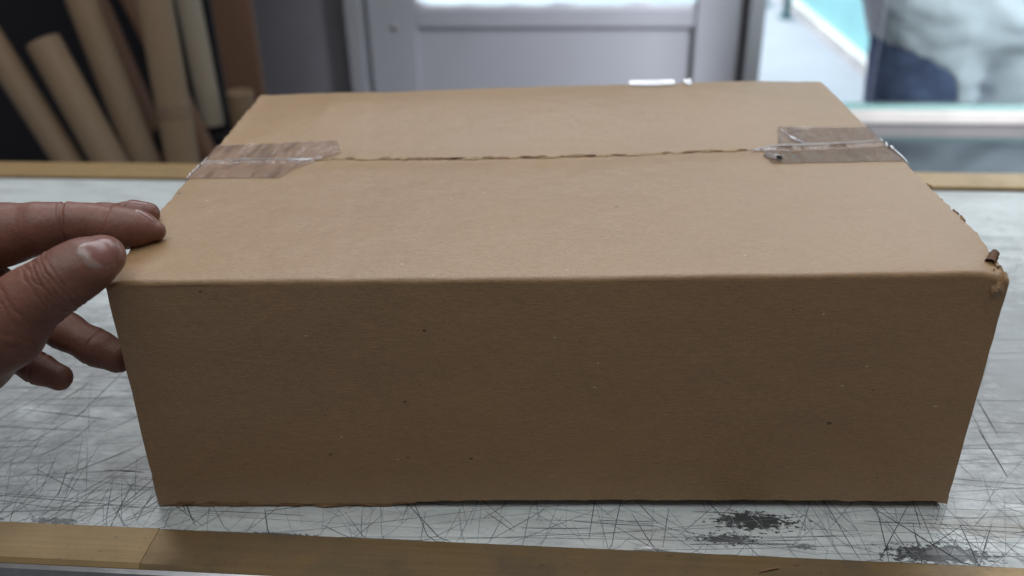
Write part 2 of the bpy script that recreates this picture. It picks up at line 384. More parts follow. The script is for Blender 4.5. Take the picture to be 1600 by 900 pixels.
# ------------------------------------------------------------------ counter
NY, FY = .3262, .7745     # near and far edge of the white laminate
r = empty('counter', (0, .55, GZ)); tag(r, 'scratched white laminate counter with brass edge strips under the cardboard box', 'counter')
slab('laminate_top', (-1.1, 1.1, NY, FY, -.022, 0), M['laminate'], r)
counter = r
def strip(x0, x1, prof, m, name):
    n = len(prof); v = [(x, y, z) for x in (x0, x1) for (y, z) in prof]
    f = [(k, (k+1) % n, n+(k+1) % n, n+k) for k in range(n)] + [tuple(range(n))[::-1], tuple(range(n, 2*n))]
    bm = bmesh.new(); vs = [bm.verts.new(q) for q in v]; [bm.faces.new([vs[i] for i in q]) for q in f]
    return bmobj(name, bm, m, r)
def rot_prof(): return [(NY-.0004, -.004), (NY-.0004, .0009), (NY-.0012, .0014), (NY-.0235, .0010), (NY-.0255, -.0008), (NY-.0262, -.004), (NY-.024, -.004), (NY-.023, -.002)]
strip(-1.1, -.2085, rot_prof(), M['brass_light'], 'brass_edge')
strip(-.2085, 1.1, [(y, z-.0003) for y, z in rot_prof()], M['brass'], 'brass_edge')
strip(-1.1, 1.1, [(NY-.0262, -.0005), (NY-.0285, -.0012), (NY-.0292, -.004), (NY-.0285, -.0068), (NY-.0262, -.007)], M['steel'], 'steel_bead')
strip(-1.1, 1.1, [(FY+.0022, -.004), (FY+.0022, .0022), (FY+.0035, .003), (FY+.036, .003), (FY+.0375, .0015), (FY+.0375, -.004)], M['brass_far'], 'brass_edge')
strip(-1.1, 1.1, [(FY, -.003), (FY, -.0004), (FY+.0022, -.0004), (FY+.0022, -.003)], M['near_black'], 'edge_groove')  # dark strip painting the shadowed gap under the brass lip
slab('front_panel', (-1.1, 1.1, NY-.024, NY-.006, GZ, -.0075), M['counter_front'], r)
slab('rear_panel', (-1.1, 1.1, FY+.012, FY+.03, GZ, -.005), M['rack'], r)
slab('side_panel', (-1.09, -1.07, NY, FY, GZ, -.0225), M['rack'], r); slab('side_panel', (1.07, 1.09, NY, FY, GZ, -.0225), M['rack'], r)
# knife scratches in the laminate
V = []; F = []; T = []
def scratch(x, y, ang, L, wd, tone, bend=0.):
    n = 5; d = Vector((math.cos(ang), math.sin(ang))); nn = Vector((-d.y, d.x)); base = len(V); ok = 0
    for i in range(n+1):
        t = i/n; p = Vector((x, y)) + d*(L*(t-.5)) + nn*(bend*.25*L*(t-.5)**2*4 + .0001*nz(x*90+t*3, y*90))
        ww = wd*1.0*(.25 + .75*math.sin(math.pi*min(1, max(0, .04+.92*t)))**.6)*(.75+.5*R.random())/2
        p.y = min(max(p.y, NY+.0003), FY-.002)
        for s_ in (-1, 1): V.append((p.x + nn.x*ww*s_, min(max(p.y + nn.y*ww*s_, NY+.0002), FY-.001), .00012 + .00003*R.random()))
    for i in range(n): F.append((base+2*i, base+2*i+1, base+2*i+3, base+2*i+2)); T.append(tone)
def dtone(a): k = a; return (.045+.36*k, .05+.385*k, .055+.39*k, 1)
for i in range(430):      # cuts running in from the near edge
    x = R.uniform(-.45, .50); L = R.uniform(.012, .05); a = math.radians(90 + R.gauss(0, 24)) if R.random() < .8 else math.radians(R.choice([40, 140]) + R.gauss(0, 8))
    if x > .05: a += math.radians(10)
    scratch(x, NY + R.random()**1.3*.055, a, L, R.uniform(.00014, .00036), dtone(R.random()**.8*.85), R.gauss(0, .03))
for i in range(620):      # long shallow cuts along the counter
    scratch(R.uniform(-.7, .75), NY + .006 + R.random()**1.2*.36, math.radians(R.gauss(2, 6)), R.uniform(.03, .22), R.uniform(.00012, .0003), dtone(.08+R.random()*.62), R.gauss(0, .015))
for i in range(640):      # diagonal cuts, thinning out with distance
    a = math.radians(R.choice([56, 60, 64, 68, 62, 118, 100, 35]) + R.gauss(0, 9))
    y = NY + R.random()**1.5*.34; s_ = R.choice([-1, -1, 1]); x = R.uniform(.15, .75) if s_ > 0 else R.uniform(-.72, -.18)
    scratch(x, y, a, R.uniform(.012, .075), R.uniform(.00012, .00034), dtone(.02+R.random()*.66), R.gauss(0, .03))
for i in range(60):       # a few deep ones
    x = R.uniform(-.40, .42); scratch(x, NY + .004 + R.random()*(.16 if abs(x+.02) > .21 else .028), math.radians(R.choice([62, 75, 92, 112, 125, 5, 178]) + R.gauss(0, 6)), R.uniform(.02, .06), R.uniform(.00035, .0006), dtone(R.random()*.15), R.gauss(0, .02))
o = mesh('knife_scratches', V, F, M['scratch'], counter); o['kind'] = 'stuff'
ca = o.data.color_attributes.new('tone', 'FLOAT_COLOR', 'CORNER')
ca.data.foreach_set('color', [c for t in T for _ in range(4) for c in t])

# glossy glass counter beyond, with rail and upright pane
r = empty('glass_display_counter', (1.2, 1.2, GZ)); tag(r, 'low dark glass topped counter mirroring the person outside', 'display counter')
slab('glass_top', (.1, 2.3, .85, 1.60, -.21, -.2), M['glass_top'], r, .0008)
slab('cabinet', (.105, 2.295, .855, 1.595, GZ, -.2105), M['rack'], r)
r = empty('glass_screen', (1.2, 1.555, -.2)); tag(r, 'upright glass pane on a grey rail in front of the person in white', 'glass screen')
slab('rail', (.12, 2.25, 1.545, 1.572, -.1998, -.1765), M['rail'], r, .003)
slab('glass_edge_strip', (.12, 2.25, 1.547, 1.570, -.1763, -.1690), M['glass_edge'], r, .0015)
slab('pane', (.468, 2.25, 1.555, 1.561, -.1688, .75), M['pane'], r)

# ------------------------------------------------------------------ signed distance modelling for hand and person
def smin(a, b, k):
    h = np.maximum(k - np.abs(a-b), 0)/k
    return np.minimum(a, b) - h*h*k*.25
def cone(P, a, b):
    A = np.array(a[:3]); B = np.array(b[:3]); d = B-A; t = np.clip(((P-A)@d)/(d@d+1e-12), 0, 1)
    return np.linalg.norm(P - A - t[:, None]*d, axis=1) - (a[3] + t*(b[3]-a[3]))
def chain(P, pts, k=.004):
    D = None
    for a, b in zip(pts[:-1], pts[1:]):
        e = cone(P, a, b); D = e if D is None else smin(D, e, k)
    return D
def ell(P, c, rad):
    q = (P - np.array(c))/np.array(rad); l = np.linalg.norm(q, axis=1); return (l-1)*min(rad)
def grad(f, P, e):
    return np.stack([f(P + np.eye(3)[i]*e) - f(P - np.eye(3)[i]*e) for i in range(3)], 1)/(2*e)
def project(f, P, e, it=4):
    for _ in range(it):
        d = f(P); g_ = grad(f, P, e); l = np.linalg.norm(g_, axis=1, keepdims=True)+1e-9
        P = P - np.clip(d, -4*e, 4*e)[:, None]*g_/l/np.maximum(l, .5)
    return P
def surface(f, lo, hi, h):
    ax = [np.arange(lo[i], hi[i]+h, h) for i in range(3)]; n = [len(a) for a in ax]
    X = np.stack(np.meshgrid(*ax, indexing='ij'), -1).reshape(-1, 3)
    D = np.concatenate([f(X[i:i+200000]) for i in range(0, len(X), 200000)]).reshape(n)
    Xg = X.reshape(*n, 3); S = D < 0
    cn = [k-1 for k in n]; acc = np.zeros(cn+[3]); cnt = np.zeros(cn); quads = []
    cid = np.arange(np.prod(cn)).reshape(cn)
    for a in range(3):
        s0 = [slice(None)]*3; s1 = [slice(None)]*3; s0[a] = slice(0, -1); s1[a] = slice(1, None); s0, s1 = tuple(s0), tuple(s1)
        cr_ = S[s0] != S[s1]; t = np.where(cr_, D[s0]/np.where(cr_, D[s0]-D[s1], 1), 0); pt = Xg[s0] + t[..., None]*(Xg[s1]-Xg[s0])
        b_, c_ = [(1, 2), (2, 0), (0, 1)][a]
        for ob in (0, 1):
            for oc in (0, 1):
                es = [slice(None)]*3; es[b_] = slice(1-ob, n[b_]-ob); es[c_] = slice(1-oc, n[c_]-oc); es = tuple(es)
                acc += np.where(cr_[es][..., None], pt[es], 0); cnt += cr_[es]
        ii = np.argwhere(cr_); ok = (ii[:, b_] > 0) & (ii[:, b_] < n[b_]-1) & (ii[:, c_] > 0) & (ii[:, c_] < n[c_]-1); ii = ii[ok]
        inside = S[s0][tuple(ii.T)]
        q = []
        for db, dc in ((1, 1), (0, 1), (0, 0), (1, 0)):
            j = ii.copy(); j[:, b_] -= db; j[:, c_] -= dc; q.append(cid[tuple(j.T)])
        q = np.stack(q, 1); q[~inside] = q[~inside][:, ::-1]; quads.append(q)
    Q = np.concatenate(quads); used = np.unique(Q); mp = np.full(cid.size, -1); mp[used] = np.arange(len(used))
    V_ = (acc.reshape(-1, 3)/np.maximum(cnt.reshape(-1, 1), 1))[used]
    return V_, mp[Q]
def subdiv(V_, Q):
    E = np.sort(np.concatenate([Q[:, [i, (i+1) % 4]] for i in range(4)]), 1)
    U, inv = np.unique(E, axis=0, return_inverse=True); inv = inv.reshape(-1); nq = len(Q); nv = len(V_)
    em = V_[U].mean(1); fc = V_[Q].mean(1); e = [nv + inv[i*nq:(i+1)*nq] for i in range(4)]; f_ = nv + len(U) + np.arange(nq)
    return np.concatenate([V_, em, fc]), np.concatenate([np.stack([Q[:, i], e[i], f_, e[(i+3) % 4]], 1) for i in range(4)])

# ------------------------------------------------------------------ cardboard box
a3 = np.array
FL, FR, BL, BR = a3([-.2149, .3444, .13]), a3([.1847, .3715, .13]), a3([-.2354, .6255, .13]), a3([.1634, .6646, .13])
FL0, FR0, BL0, BR0 = a3([-.2160, .3419, .0]), a3([.1804, .3649, .0]), a3([-.2350, .626, .0]), a3([.1630, .6645, .0])
BOXC = (-.025, .505, 0)
box = empty('cardboard_box', BOXC); tag(box, 'brown cardboard box with taped top flaps standing on the scratched counter', 'box')
GV = (BL-FL)/np.linalg.norm(BL-FL); GV[2] = 0; UP = a3([0, 0, 1.])
def seam_t(s): return float(np.interp(s, [0, .17, .31, .5, .64, .73, .83, 1], [.530, .531, .528, .525, .529, .537, .540, .558]))
def flat(s): return min(1, max(.12, min(s/.14, (1-s)/.16)))
def topz(s, t):
    ts = seam_t(s)
    if t < ts: z = .0010*math.sin(math.pi*t/ts)*1.0 - .0020*max(0, (t/ts-.8)/.2)**2
    else:
        q = (t-ts)/(1-ts); z = -.0013 + .0060*flat(s)*math.sin(min(1, q/.68)*math.pi/2)**1.6 - .0042*flat(s)*max(0, (q-.68)/.32)**1.6
        z += -.0016*math.exp(-((s-.22)/.16)**2)*q**2
    z -= .0003*(math.tanh((s-(.206+.05*(1-t)))/.004) - math.tanh((s-(.766+.03*(1-t)))/.004))*.5
    z += .0005*nz(s*5, t*5, 2.) + .00035*nz(s*14, t*9, 5.)
    if s > .95 and t < .12: z -= .0035*((s-.95)/.05)**2*(1-t/.12)
    if s < .03 and t < .12: z -= .0015*((.03-s)/.03)*(1-t/.12)
    return z
def top_pt(s, t, dz=0.):
    p = (1-t)*((1-s)*FL+s*FR) + t*((1-s)*BL+s*BR); p = p.copy(); p[2] += topz(min(max(s, 0), 1), min(max(t, 0), 1)) + dz
    return p
def rag(i, j, amp, sc): return amp*(nz(i*sc, j*3.7) + .6*nz(i*sc*3.1, j*5.1+9))
RF = .0026; TH = .0030
def flap_front():
    ns, na, nt_ = 220, 7, 34; P = np.zeros((ns+1, na+nt_, 3)); Dl = np.linalg.norm(BL-FL)
    for i in range(ns+1):
        s0 = i/ns; ts = seam_t(s0) + .0008 - .0020*max(0, rag(s0, 1, 1, 60)-.3)
        rf = RF*(1 + .25*nz(s0*16, 4.))
        for j in range(na+nt_):
            t = 0 if j < na else rf/Dl + (ts - rf/Dl)*((j-na+1)/nt_)
            ex = (rag(t*11 + 3, 2, .0008, 9) if i == 0 else rag(t*11, 5, .0011, 9) if i == ns else 0)
            p = top_pt(s0, t if j >= na else 0.0); p += ex*a3([1, 0, 0])
            if j < na:
                a = math.radians(90*j/na); p = p + GV*rf*(1-math.cos(a)) - UP*rf*(1-math.sin(a))
            P[i, j] = p
    return P
def flap_back():
    ns, nt_ = 220, 46; P = np.zeros((ns+1, nt_, 3))
    for i in range(ns+1):
        s0 = i/ns; ts = seam_t(s0) - .0012 + .0011*rag(s0, 7, 1, 50)
        for j in range(nt_):
            t = ts + (1-ts)*j/(nt_-1)
            ex = (rag(t*11 + 13, 2, .0008, 9) if i == 0 else rag(t*11, 15, .0008, 9) if i == ns else 0)
            p = top_pt(s0, t) + ex*a3([1, 0, 0])
            if j == nt_-1: p = p + GV*rag(s0, 22, .0009, 40)
            P[i, j] = p
    return P
KM = [M['kraft'], M['kraft_edge']]; KT = [M['kraft'], M['kraft_torn']]
ff = sheet('top_flap', flap_front(), .0028, KM, box); fb = sheet('top_flap', flap_back(), .0028, KT, box)
def wall_sheet(name, A0, B0, A1, B1, out, zb, ztop, jit, n=120, m_=18, bulge=.0008):
    P = np.zeros((n+1, m_+1, 3))
    for i in range(n+1):
        s0 = i/n; lo = (1-s0)*A0 + s0*B0; hi = (1-s0)*A1 + s0*B1
        for j in range(m_+1):
            q = j/m_; z0 = zb(s0) if callable(zb) else zb; z = z0 + (ztop(s0)-z0)*q; k = z/.13
            p = lo*(1-k) + hi*k; p[2] = z
            p = p + out*(bulge*math.sin(math.pi*q)*math.sin(math.pi*s0) + .0005*nz(s0*6, q*3, len(name)))
            if jit:
                e = p - p
                d = (B0-A0)/np.linalg.norm(B0-A0)
                if i == 0: p = p + d*rag(q*9, 31, .0004, 7)
                if i == n: p = p + d*rag(q*9, 41, .0004, 7)
            P[i, j] = p
    return sheet(name, P, .0028, KM, box)
def front_bottom(s): return .0030 + .0006*rag(s, 3, 1, 45) - (.0018*max(0, 1-s/.03)) + (.0018*min(1, (s-.3)/.1) if s > .3 else -.0006) - .002*max(0, (s-.982)/.018)
def front_top(s): return 0.13 + topz(s, 0.) - RF*(1 + .25*nz(s*16, 4.))
wall_sheet('front_panel', FL0, FR0, FL, FR, -GV, front_bottom, front_top, True, n=160)
def inner(A, B, k=.0012): return A + (B-A)/np.linalg.norm(B-A)*k
EX = (FR-FL)/np.linalg.norm(FR-FL)
wall_sheet('side_panel', BL0+EX*.0015, FL0+EX*.0015+GV*.003, BL+EX*.0015, FL+EX*.0015+GV*.003, -EX, .001, lambda s: .1255, False)
wall_sheet('side_panel', FR0-EX*.0015+GV*.003, BR0-EX*.0015, FR-EX*.0015+GV*.003, BR-EX*.0015, EX, .001, lambda s: .1255, False)
wall_sheet('back_panel', BR0, BL0, BR, BL, GV, .001, lambda s: .1262, False)
# minor flaps under the top, bottom flap recessed behind the front panel
def quad_sheet(name, pts, th, mats, parent, n=10, m_=6):
    A, B, C, D_ = map(a3, pts); P = np.zeros((n+1, m_+1, 3))
    for i in range(n+1):
        for j in range(m_+1):
            u, v_ = i/n, j/m_; P[i, j] = (1-u)*(1-v_)*A + u*(1-v_)*B + u*v_*C + (1-u)*v_*D_
    return sheet(name, P, th, mats, parent)
def tp(s, t, z): q = top_pt(s, t); q[2] = z; return q
quad_sheet('inner_flap', [tp(.012, .02, .1242), tp(.33, .02, .1242), tp(.33, .98, .1242), tp(.012, .98, .1242)], .0026, KM, box)
quad_sheet('inner_flap', [tp(.67, .02, .1242), tp(.988, .02, .1242), tp(.988, .98, .1242), tp(.67, .98, .1242)], .0026, KM, box)
quad_sheet('bottom_flap', [FL0+GV*.009+EX*.004+UP*.0032, FR0+GV*.009-EX*.004+UP*.0032, BR0-GV*.004-EX*.004+UP*.0032, BL0-GV*.004+EX*.004+UP*.0032], .0029, KM, box)
# ragged liner paper hanging from the bottom edge on the left
P = np.zeros((90, 5, 3))
for i in range(90):
    s0 = .004 + .33*i/89
    dpt = (.0026 + .0011*nz(s0*60, 2.2))*(1 if s0 < .3 else max(.1, 1-(s0-.3)/.035))
    for j in range(5):
        q = j/4; p = FL0*(1-s0) + FR0*s0 + GV*(.0006 + .0006*nz(s0*40, q*2)) - GV*(.0016*q*max(0, nz(s0*25, 6.))); p = p.copy(); p[2] = max(.0003, .0034 - dpt*q); P[i, j] = p
sheet('torn_liner', P, .0004, M['kraft_edge'], box)
# torn lips along the seam
for i in range(44):
    s0 = .165 + .68*(i+R.random()*.8)/44; ln = R.uniform(.006, .020); hw = R.uniform(.0004, .0010); side = R.choice([-1, 1]); n = 10
    P = np.zeros((n+1, 3, 3)); lift = R.uniform(.0002, .0011); tw = R.uniform(-.003, .003)
    for k in range(n+1):
        s1 = s0 + (k/n-.5)*ln/.4; wv = hw*math.sin(math.pi*(.06+.88*k/n))*(1+.5*nz(s1*300, i))
        for j in range(3):
            t1 = seam_t(s1) - .0006 + side*.0008 + (j-1)*wv/.285*1.2 + tw*(k/n-.5)
            P[k, j] = top_pt(s1, t1, .0006 + lift*(1-abs(j-1)*.6)*math.sin(math.pi*k/n))
    sheet('torn_lip', P, .0003, M['kraft_torn'] if R.random() < .72 else M['kraft_edge'] if R.random() < .7 else M['kraft_brown'], fb)
# torn flecks on the right-hand cut edge, and the crushed corner with its brown curl
for i in (0, 2, 4, 5, 7, 9, 11):
    t0 = [.02, .05, .13, .16, .185, .21, .235, .27, .30, .33, .40, .47, .36][i]; rad = R.uniform(.0010, .0020) if i not in (4, 5, 9) else R.uniform(.0018, .0028)
    c0 = top_pt(1., t0) + a3([.0006, 0, -.0012]); bm = bmesh.new(); bmesh.ops.create_icosphere(bm, subdivisions=2, radius=1)
    for v in bm.verts:
        k = 1 + .55*noise.noise(v.co*1.7 + Vector((i*3.1, 0, 0))); v.co = Vector((v.co.x*rad*.55*k, v.co.y*rad*1.5*k, v.co.z*rad*.6*k)); v.co = v.co + Vector(c0)
    bmobj('torn_fleck', bm, R.choice([M['kraft_brown'], M['kraft_edge'], M['kraft_edge'], M['kraft_torn']]), box, True)
for i in range(6):
    t0 = .05 + .16*i + R.random()*.05; rad = R.uniform(.0008, .0016); c0 = top_pt(0., t0) + a3([-.0004, 0, -.001]); bm = bmesh.new(); bmesh.ops.create_icosphere(bm, subdivisions=2, radius=1)
    for v in bm.verts:
        k = 1 + .5*noise.noise(v.co*1.7 + Vector((i*5.1, 2, 0))); v.co = Vector((v.co.x*rad*.6*k, v.co.y*rad*1.6*k, v.co.z*rad*.5*k)) + Vector(c0)
    bmobj('torn_fleck', bm, R.choice([M['kraft_brown'], M['kraft_edge']]), box, True)
A, B = top_pt(.987, .036, -.0008), top_pt(1.006, .074, -.0016); ax = B-A; L = np.linalg.norm(ax); ax /= L; sd = np.cross(ax, UP); sd /= np.linalg.norm(sd); n2 = np.cross(sd, ax)
P = np.zeros((16, 22, 3))
for i in range(16):
    for j in range(22):
        th = math.radians(-150 + 470*j/21); rr = (.0029 - .0009*j/21)*(1-.22*(i/15))*(1+.34*nz(i*.5, j*.3)); P[i, j] = A + ax*L*i/15 + sd*rr*math.cos(th) + n2*(rr*math.sin(th)+.0006)
sheet('paper_curl', P, .0004, M['kraft_brown'], box)
P = np.zeros((18, 12, 3))      # crushed corner gusset between flap, front and side
c0 = FR + a3([-.0050, .0065, -.0085])
for i in range(18):
    for j in range(12):
        th = math.radians(-118 + 205*i/17); ph = math.radians(-60 + 130*j/11); k = 1 + .22*nz(i*.6, j*.5, 3)
        P[i, j] = c0 + a3([.0056*math.cos(th)*math.cos(ph)*k, .0086*math.sin(th)*math.cos(ph)*k, .0086*math.sin(ph)*k])
sheet('crushed_corner', P, .0008, KM, box)

# ---- packing tape
def tape(name, side, s_end, t0, t1, m, drop, seed, nt_=26, nsx=60):
    """runs over the top from the cut edge (s=0 or 1) to s_end(t), and down the side by drop"""
    nd = 14; P = np.zeros((nd+nsx+1, nt_+1, 3))
    for j in range(nt_+1):
        t = t0 + (t1-t0)*j/nt_; se = s_end(t) + .004*nz(t*160, seed)
        for i in range(nd+nsx+1):
            if i < nd:
                u = (nd-i)/nd*drop*(1 + .12*nz(t*40, seed+2)); edge = 0. if side < 0 else 1.
                p = top_pt(edge, t) + side*EX*(.0012 + .0022*math.sin(min(1, u/.012)*math.pi)*(.6+.5*nz(t*50, seed+5)) + .0008) - UP*u
            else:
                q = (i-nd)/nsx; s1 = (se*q) if side < 0 else (1 - (1-se)*q)
                sm = seam_t(s1); rdg = .0016*math.exp(-((t-sm)/.006)**2)
                p = top_pt(s1, t, .00045 + rdg + .00045*max(0, nz(s1*130, t*18, seed)) + .0003*max(0, nz(s1*40, t*60, seed+3)))
                if q == 0: p = p + side*EX*.0012
            P[i, j] = p
    return sheet(name, P, .00008, m, box)
tape('packing_tape', -1, lambda t: float(np.interp(t, [.42, .47, .53, .56, .63], [.128, .142, .165, .196, .182])), .42, .628, M['tape_left'], .045, 1.)
tape('packing_tape', 1, lambda t: float(np.interp(t, [.44, .50, .55, .57, .66], [.818, .812, .834, .846, .862])), .446, .658, M['tape_right'], .045, 6.)
def crease(name, pts, hw, hgt, m):
    """narrow raised fold of film along a path on the box top"""
    pts = [a3(q) for q in pts]; n = 46; P = np.zeros((n+1, 5, 3)); xs = np.linspace(0, len(pts)-1, n+1)
    for i, x in enumerate(xs):
        k = min(int(x), len(pts)-2); f_ = x-k; st = pts[k]*(1-f_) + pts[k+1]*f_; wv = hw*(.35+.65*math.sin(math.pi*(.05+.9*i/n)))*(1+.6*nz(i*.35, hw*9000))
        for j in range(5):
            o_ = (j-2)/2; P[i, j] = top_pt(st[0], st[1] + o_*wv/.285, .0011 + hgt*(1-o_*o_)*(1+.5*nz(i*.3, 4.)))
    return sheet(name, P, .00012, m, box)
crease('tape_fold', [(-.002, .524), (.03, .530), (.08, .531), (.13, .531), (.165, .530)], .0004, .0010, M['white_scrap_glint'])  # white fold paints the glint along the tape ridge
crease('tape_fold', [(.12, .5275), (.15, .527), (.172, .533)], .0007, .001, M['white_scrap_glint'])
crease('tape_fold', [(.806, .536), (.84, .552), (.88, .556), (.94, .560), (.998, .566)], .0004, .0009, M['white_scrap_glint'])
crease('tape_fold', [(.80, .528), (.835, .536), (.856, .549)], .0008, .0009, M['tape_clear'])
crease('tape_fold', [(.862, .64), (.870, .60), (.888, .562)], .0018, .0007, M['tape_clear'])
crease('crumpled_tape', [(.814, .500), (.822, .478), (.834, .468)], .0022, .0022, M['tape_clear'])
crease('crumpled_tape', [(.826, .470), (.832, .462)], .0012, .0020, M['near_black'])
for (t0, t1, sgn, wd) in [(.44, .60, 1, .0018), (.43, .56, -1, .0013)]:      # film bunched over the cut edges, its glints painted white
    P = np.zeros((40, 6, 3)); edge = 1. if sgn > 0 else 0.
    for i in range(40):
        t = t0 + (t1-t0)*i/39; ww = wd*(.4+.6*math.sin(math.pi*i/39))*(1+.7*nz(t*70, sgn*3.))
        for j in range(6):
            th = math.radians(-50 + 150*j/5); P[i, j] = top_pt(edge, t) + sgn*EX*(.0016+ww*math.cos(th)) + UP*(ww*math.sin(th)-.0006+.0006*nz(t*60, 8.))
    sheet('film_edge', P, .0001, M['white_scrap_glint'], box)
for (s0, s1) in [(.655, .737), (.752, .766)]:      # strip of film over the back edge, its highlight painted white
    P = np.zeros((34, 8, 3))
    for i in range(34):
        s_ = s0 + (s1-s0)*i/33; ext = .042*(1+.5*nz(s_*90, 2.))*math.sin(math.pi*(.08+.84*i/33))**.4
        for j in range(8):
            q = j/7
            P[i, j] = top_pt(s_, 1-ext*(1-q*1.6), .0007 + .0036*q*q*2) if q < .62 else top_pt(s_, 1., .0030) + GV*.0012 - UP*((q-.62)*.02)
    sheet('film_edge', P, .0001, M['white_scrap_glint'], box)

# ------------------------------------------------------------------ hand
H = dict(
    index=[(-0.2079, 0.3854, 0.1357, 0.0048), (-0.2155, 0.3835, 0.1377, 0.008), (-0.2221, 0.3811, 0.1387, 0.0093), (-0.2271, 0.3802, 0.1401, 0.009), (-0.2363, 0.379, 0.1415, 0.0094), (-0.2458, 0.3764, 0.1425, 0.0101), (-0.2575, 0.3718, 0.1424, 0.0117), (-0.2724, 0.3693, 0.1404, 0.014), (-0.2886, 0.3677, 0.1361, 0.016)],
    middle=[(-0.221, 0.4067, 0.1349, 0.0056), (-0.2301, 0.4059, 0.133, 0.0076), (-0.2456, 0.4056, 0.131, 0.0084), (-0.2638, 0.4015, 0.1308, 0.009), (-0.2813, 0.3912, 0.1318, 0.011), (-0.3037, 0.3819, 0.1271, 0.014)],
    thumb=[(-0.2128, 0.346, 0.142, 0.0093), (-0.2187, 0.3378, 0.1407, 0.0114), (-0.2268, 0.3304, 0.137, 0.0124), (-0.2389, 0.3255, 0.1302, 0.0134), (-0.2529, 0.3207, 0.1198, 0.0185), (-0.2767, 0.32, 0.108, 0.024), (-0.3245, 0.321, 0.0868, 0.027)],
    ring=[(-0.2261, 0.3569, 0.0812, 0.0077), (-0.2373, 0.3591, 0.085, 0.0085), (-0.2535, 0.3627, 0.0921, 0.0088), (-0.2693, 0.3658, 0.1004, 0.0092), (-0.2875, 0.369, 0.1113, 0.0105), (-0.3101, 0.3725, 0.1195, 0.013)],
    little=[(-0.2484, 0.342, 0.0787, 0.0062), (-0.259, 0.344, 0.0821, 0.0069), (-0.2734, 0.3472, 0.0882, 0.0076), (-0.2933, 0.3542, 0.1001, 0.009), (-0.317, 0.363, 0.1096, 0.012)],
    palm=[(-0.2972, 0.3677, 0.1292, 0.017), (-0.3256, 0.3582, 0.1128, 0.022), (-0.3585, 0.3407, 0.0867, 0.026)],
    palm2=[(-0.3162, 0.369, 0.1141, 0.016), (-0.3413, 0.3538, 0.0971, 0.022), (-0.3614, 0.3374, 0.0814, 0.026)],
    arm=[(-0.3543, 0.3339, 0.084, 0.027), (-0.4464, 0.3115, 0.0281, 0.033)])
def hand_sdf(P):
    pal = smin(smin(chain(P, H['palm'], .01), chain(P, H['palm2'], .01), .015), chain(P, H['arm'], .01), .02)
    D = pal
    for n_, k in (('index', .010), ('middle', .008), ('ring', .008), ('little', .008)): D = smin(D, chain(P, H[n_], .004), .0025)
    return smin(D, chain(P, H['thumb'], .006), .0022)
Vh, Qh = surface(hand_sdf, (-.49, .27, -.01), (-.19, .425, .168), .0024)
Vh, Qh = subdiv(Vh, Qh); Vh = project(hand_sdf, Vh, .0006, 3)
Vh, Qh = subdiv(Vh, Qh); Vh = project(hand_sdf, Vh, .0006, 2)
Nh = grad(hand_sdf, Vh, .0006); Nh /= np.linalg.norm(Nh, axis=1, keepdims=True)+1e-9
disp = np.zeros(len(Vh))
def groove(c, axis, depth, width, reach, wob=0., seed=0.):
    c = a3(c); axis = a3(axis)/np.linalg.norm(axis); q = Vh - c; d = q@axis; rr = np.linalg.norm(q, axis=1)
    sel = np.where((np.abs(d) < .012) & (rr < reach*1.3))[0]
    for i in sel:
        dd = d[i] + wob*nz(Vh[i][0]*160+seed, Vh[i][1]*160, Vh[i][2]*160)
        disp[i] -= depth*math.exp(-(dd/width)**2)*max(0, 1-(rr[i]/reach)**4)
def ax_of(n_, i, j): return a3(H[n_][i][:3]) - a3(H[n_][j][:3])
groove(H['index'][3][:3], ax_of('index', 2, 4), .0010, .0007, .014, .0008)
groove(a3(H['index'][3][:3])+a3([-.002, 0, 0]), ax_of('index', 2, 4), .0003, .0006, .014, .0008, 4.)
groove(H['index'][5][:3], ax_of('index', 4, 6), .0013, .0008, .016, .0008, 2.)
groove(a3(H['index'][5][:3])+a3([-.0026, 0, 0]), ax_of('index', 4, 6), .0004, .0007, .016, .0008, 7.)
tc = a3(H['thumb'][2][:3]); ta = ax_of('thumb', 1, 3); ta /= np.linalg.norm(ta)
for k, off in enumerate([-.0075, -.005, -.0028, -.0006, .0016, .0037]):
    groove(tc + ta*off, ta, [.0004, .0005, .0007, .0006, .0007, .0004][k], .00065, .0175, .0016, k*3.3)
for k, off in enumerate([.010, .014, .019, .024]):
    groove(a3(H['thumb'][3][:3]) - ta*off*.6, ta + a3([.2, 0, .3])*(k-1.5)*.4, .00035, .0008, .022, .003, k*5.1)
for n_, i in (('ring', 1), ('ring', 3), ('little', 1), ('middle', 1)): groove(H[n_][i][:3], ax_of(n_, i-1, i+1), .0006, .0008, .014, .0006, i)
disp += np.array([.00022*nz(p[0]*130, p[1]*130, p[2]*130) for p in Vh])
hand = empty('hand', (-.33, .345, .09)); tag(hand, 'bare brown hand gripping the left front corner of the cardboard box', 'hand')
mesh('skin', Vh + Nh*disp[:, None], Qh, M['skin'], hand, True)
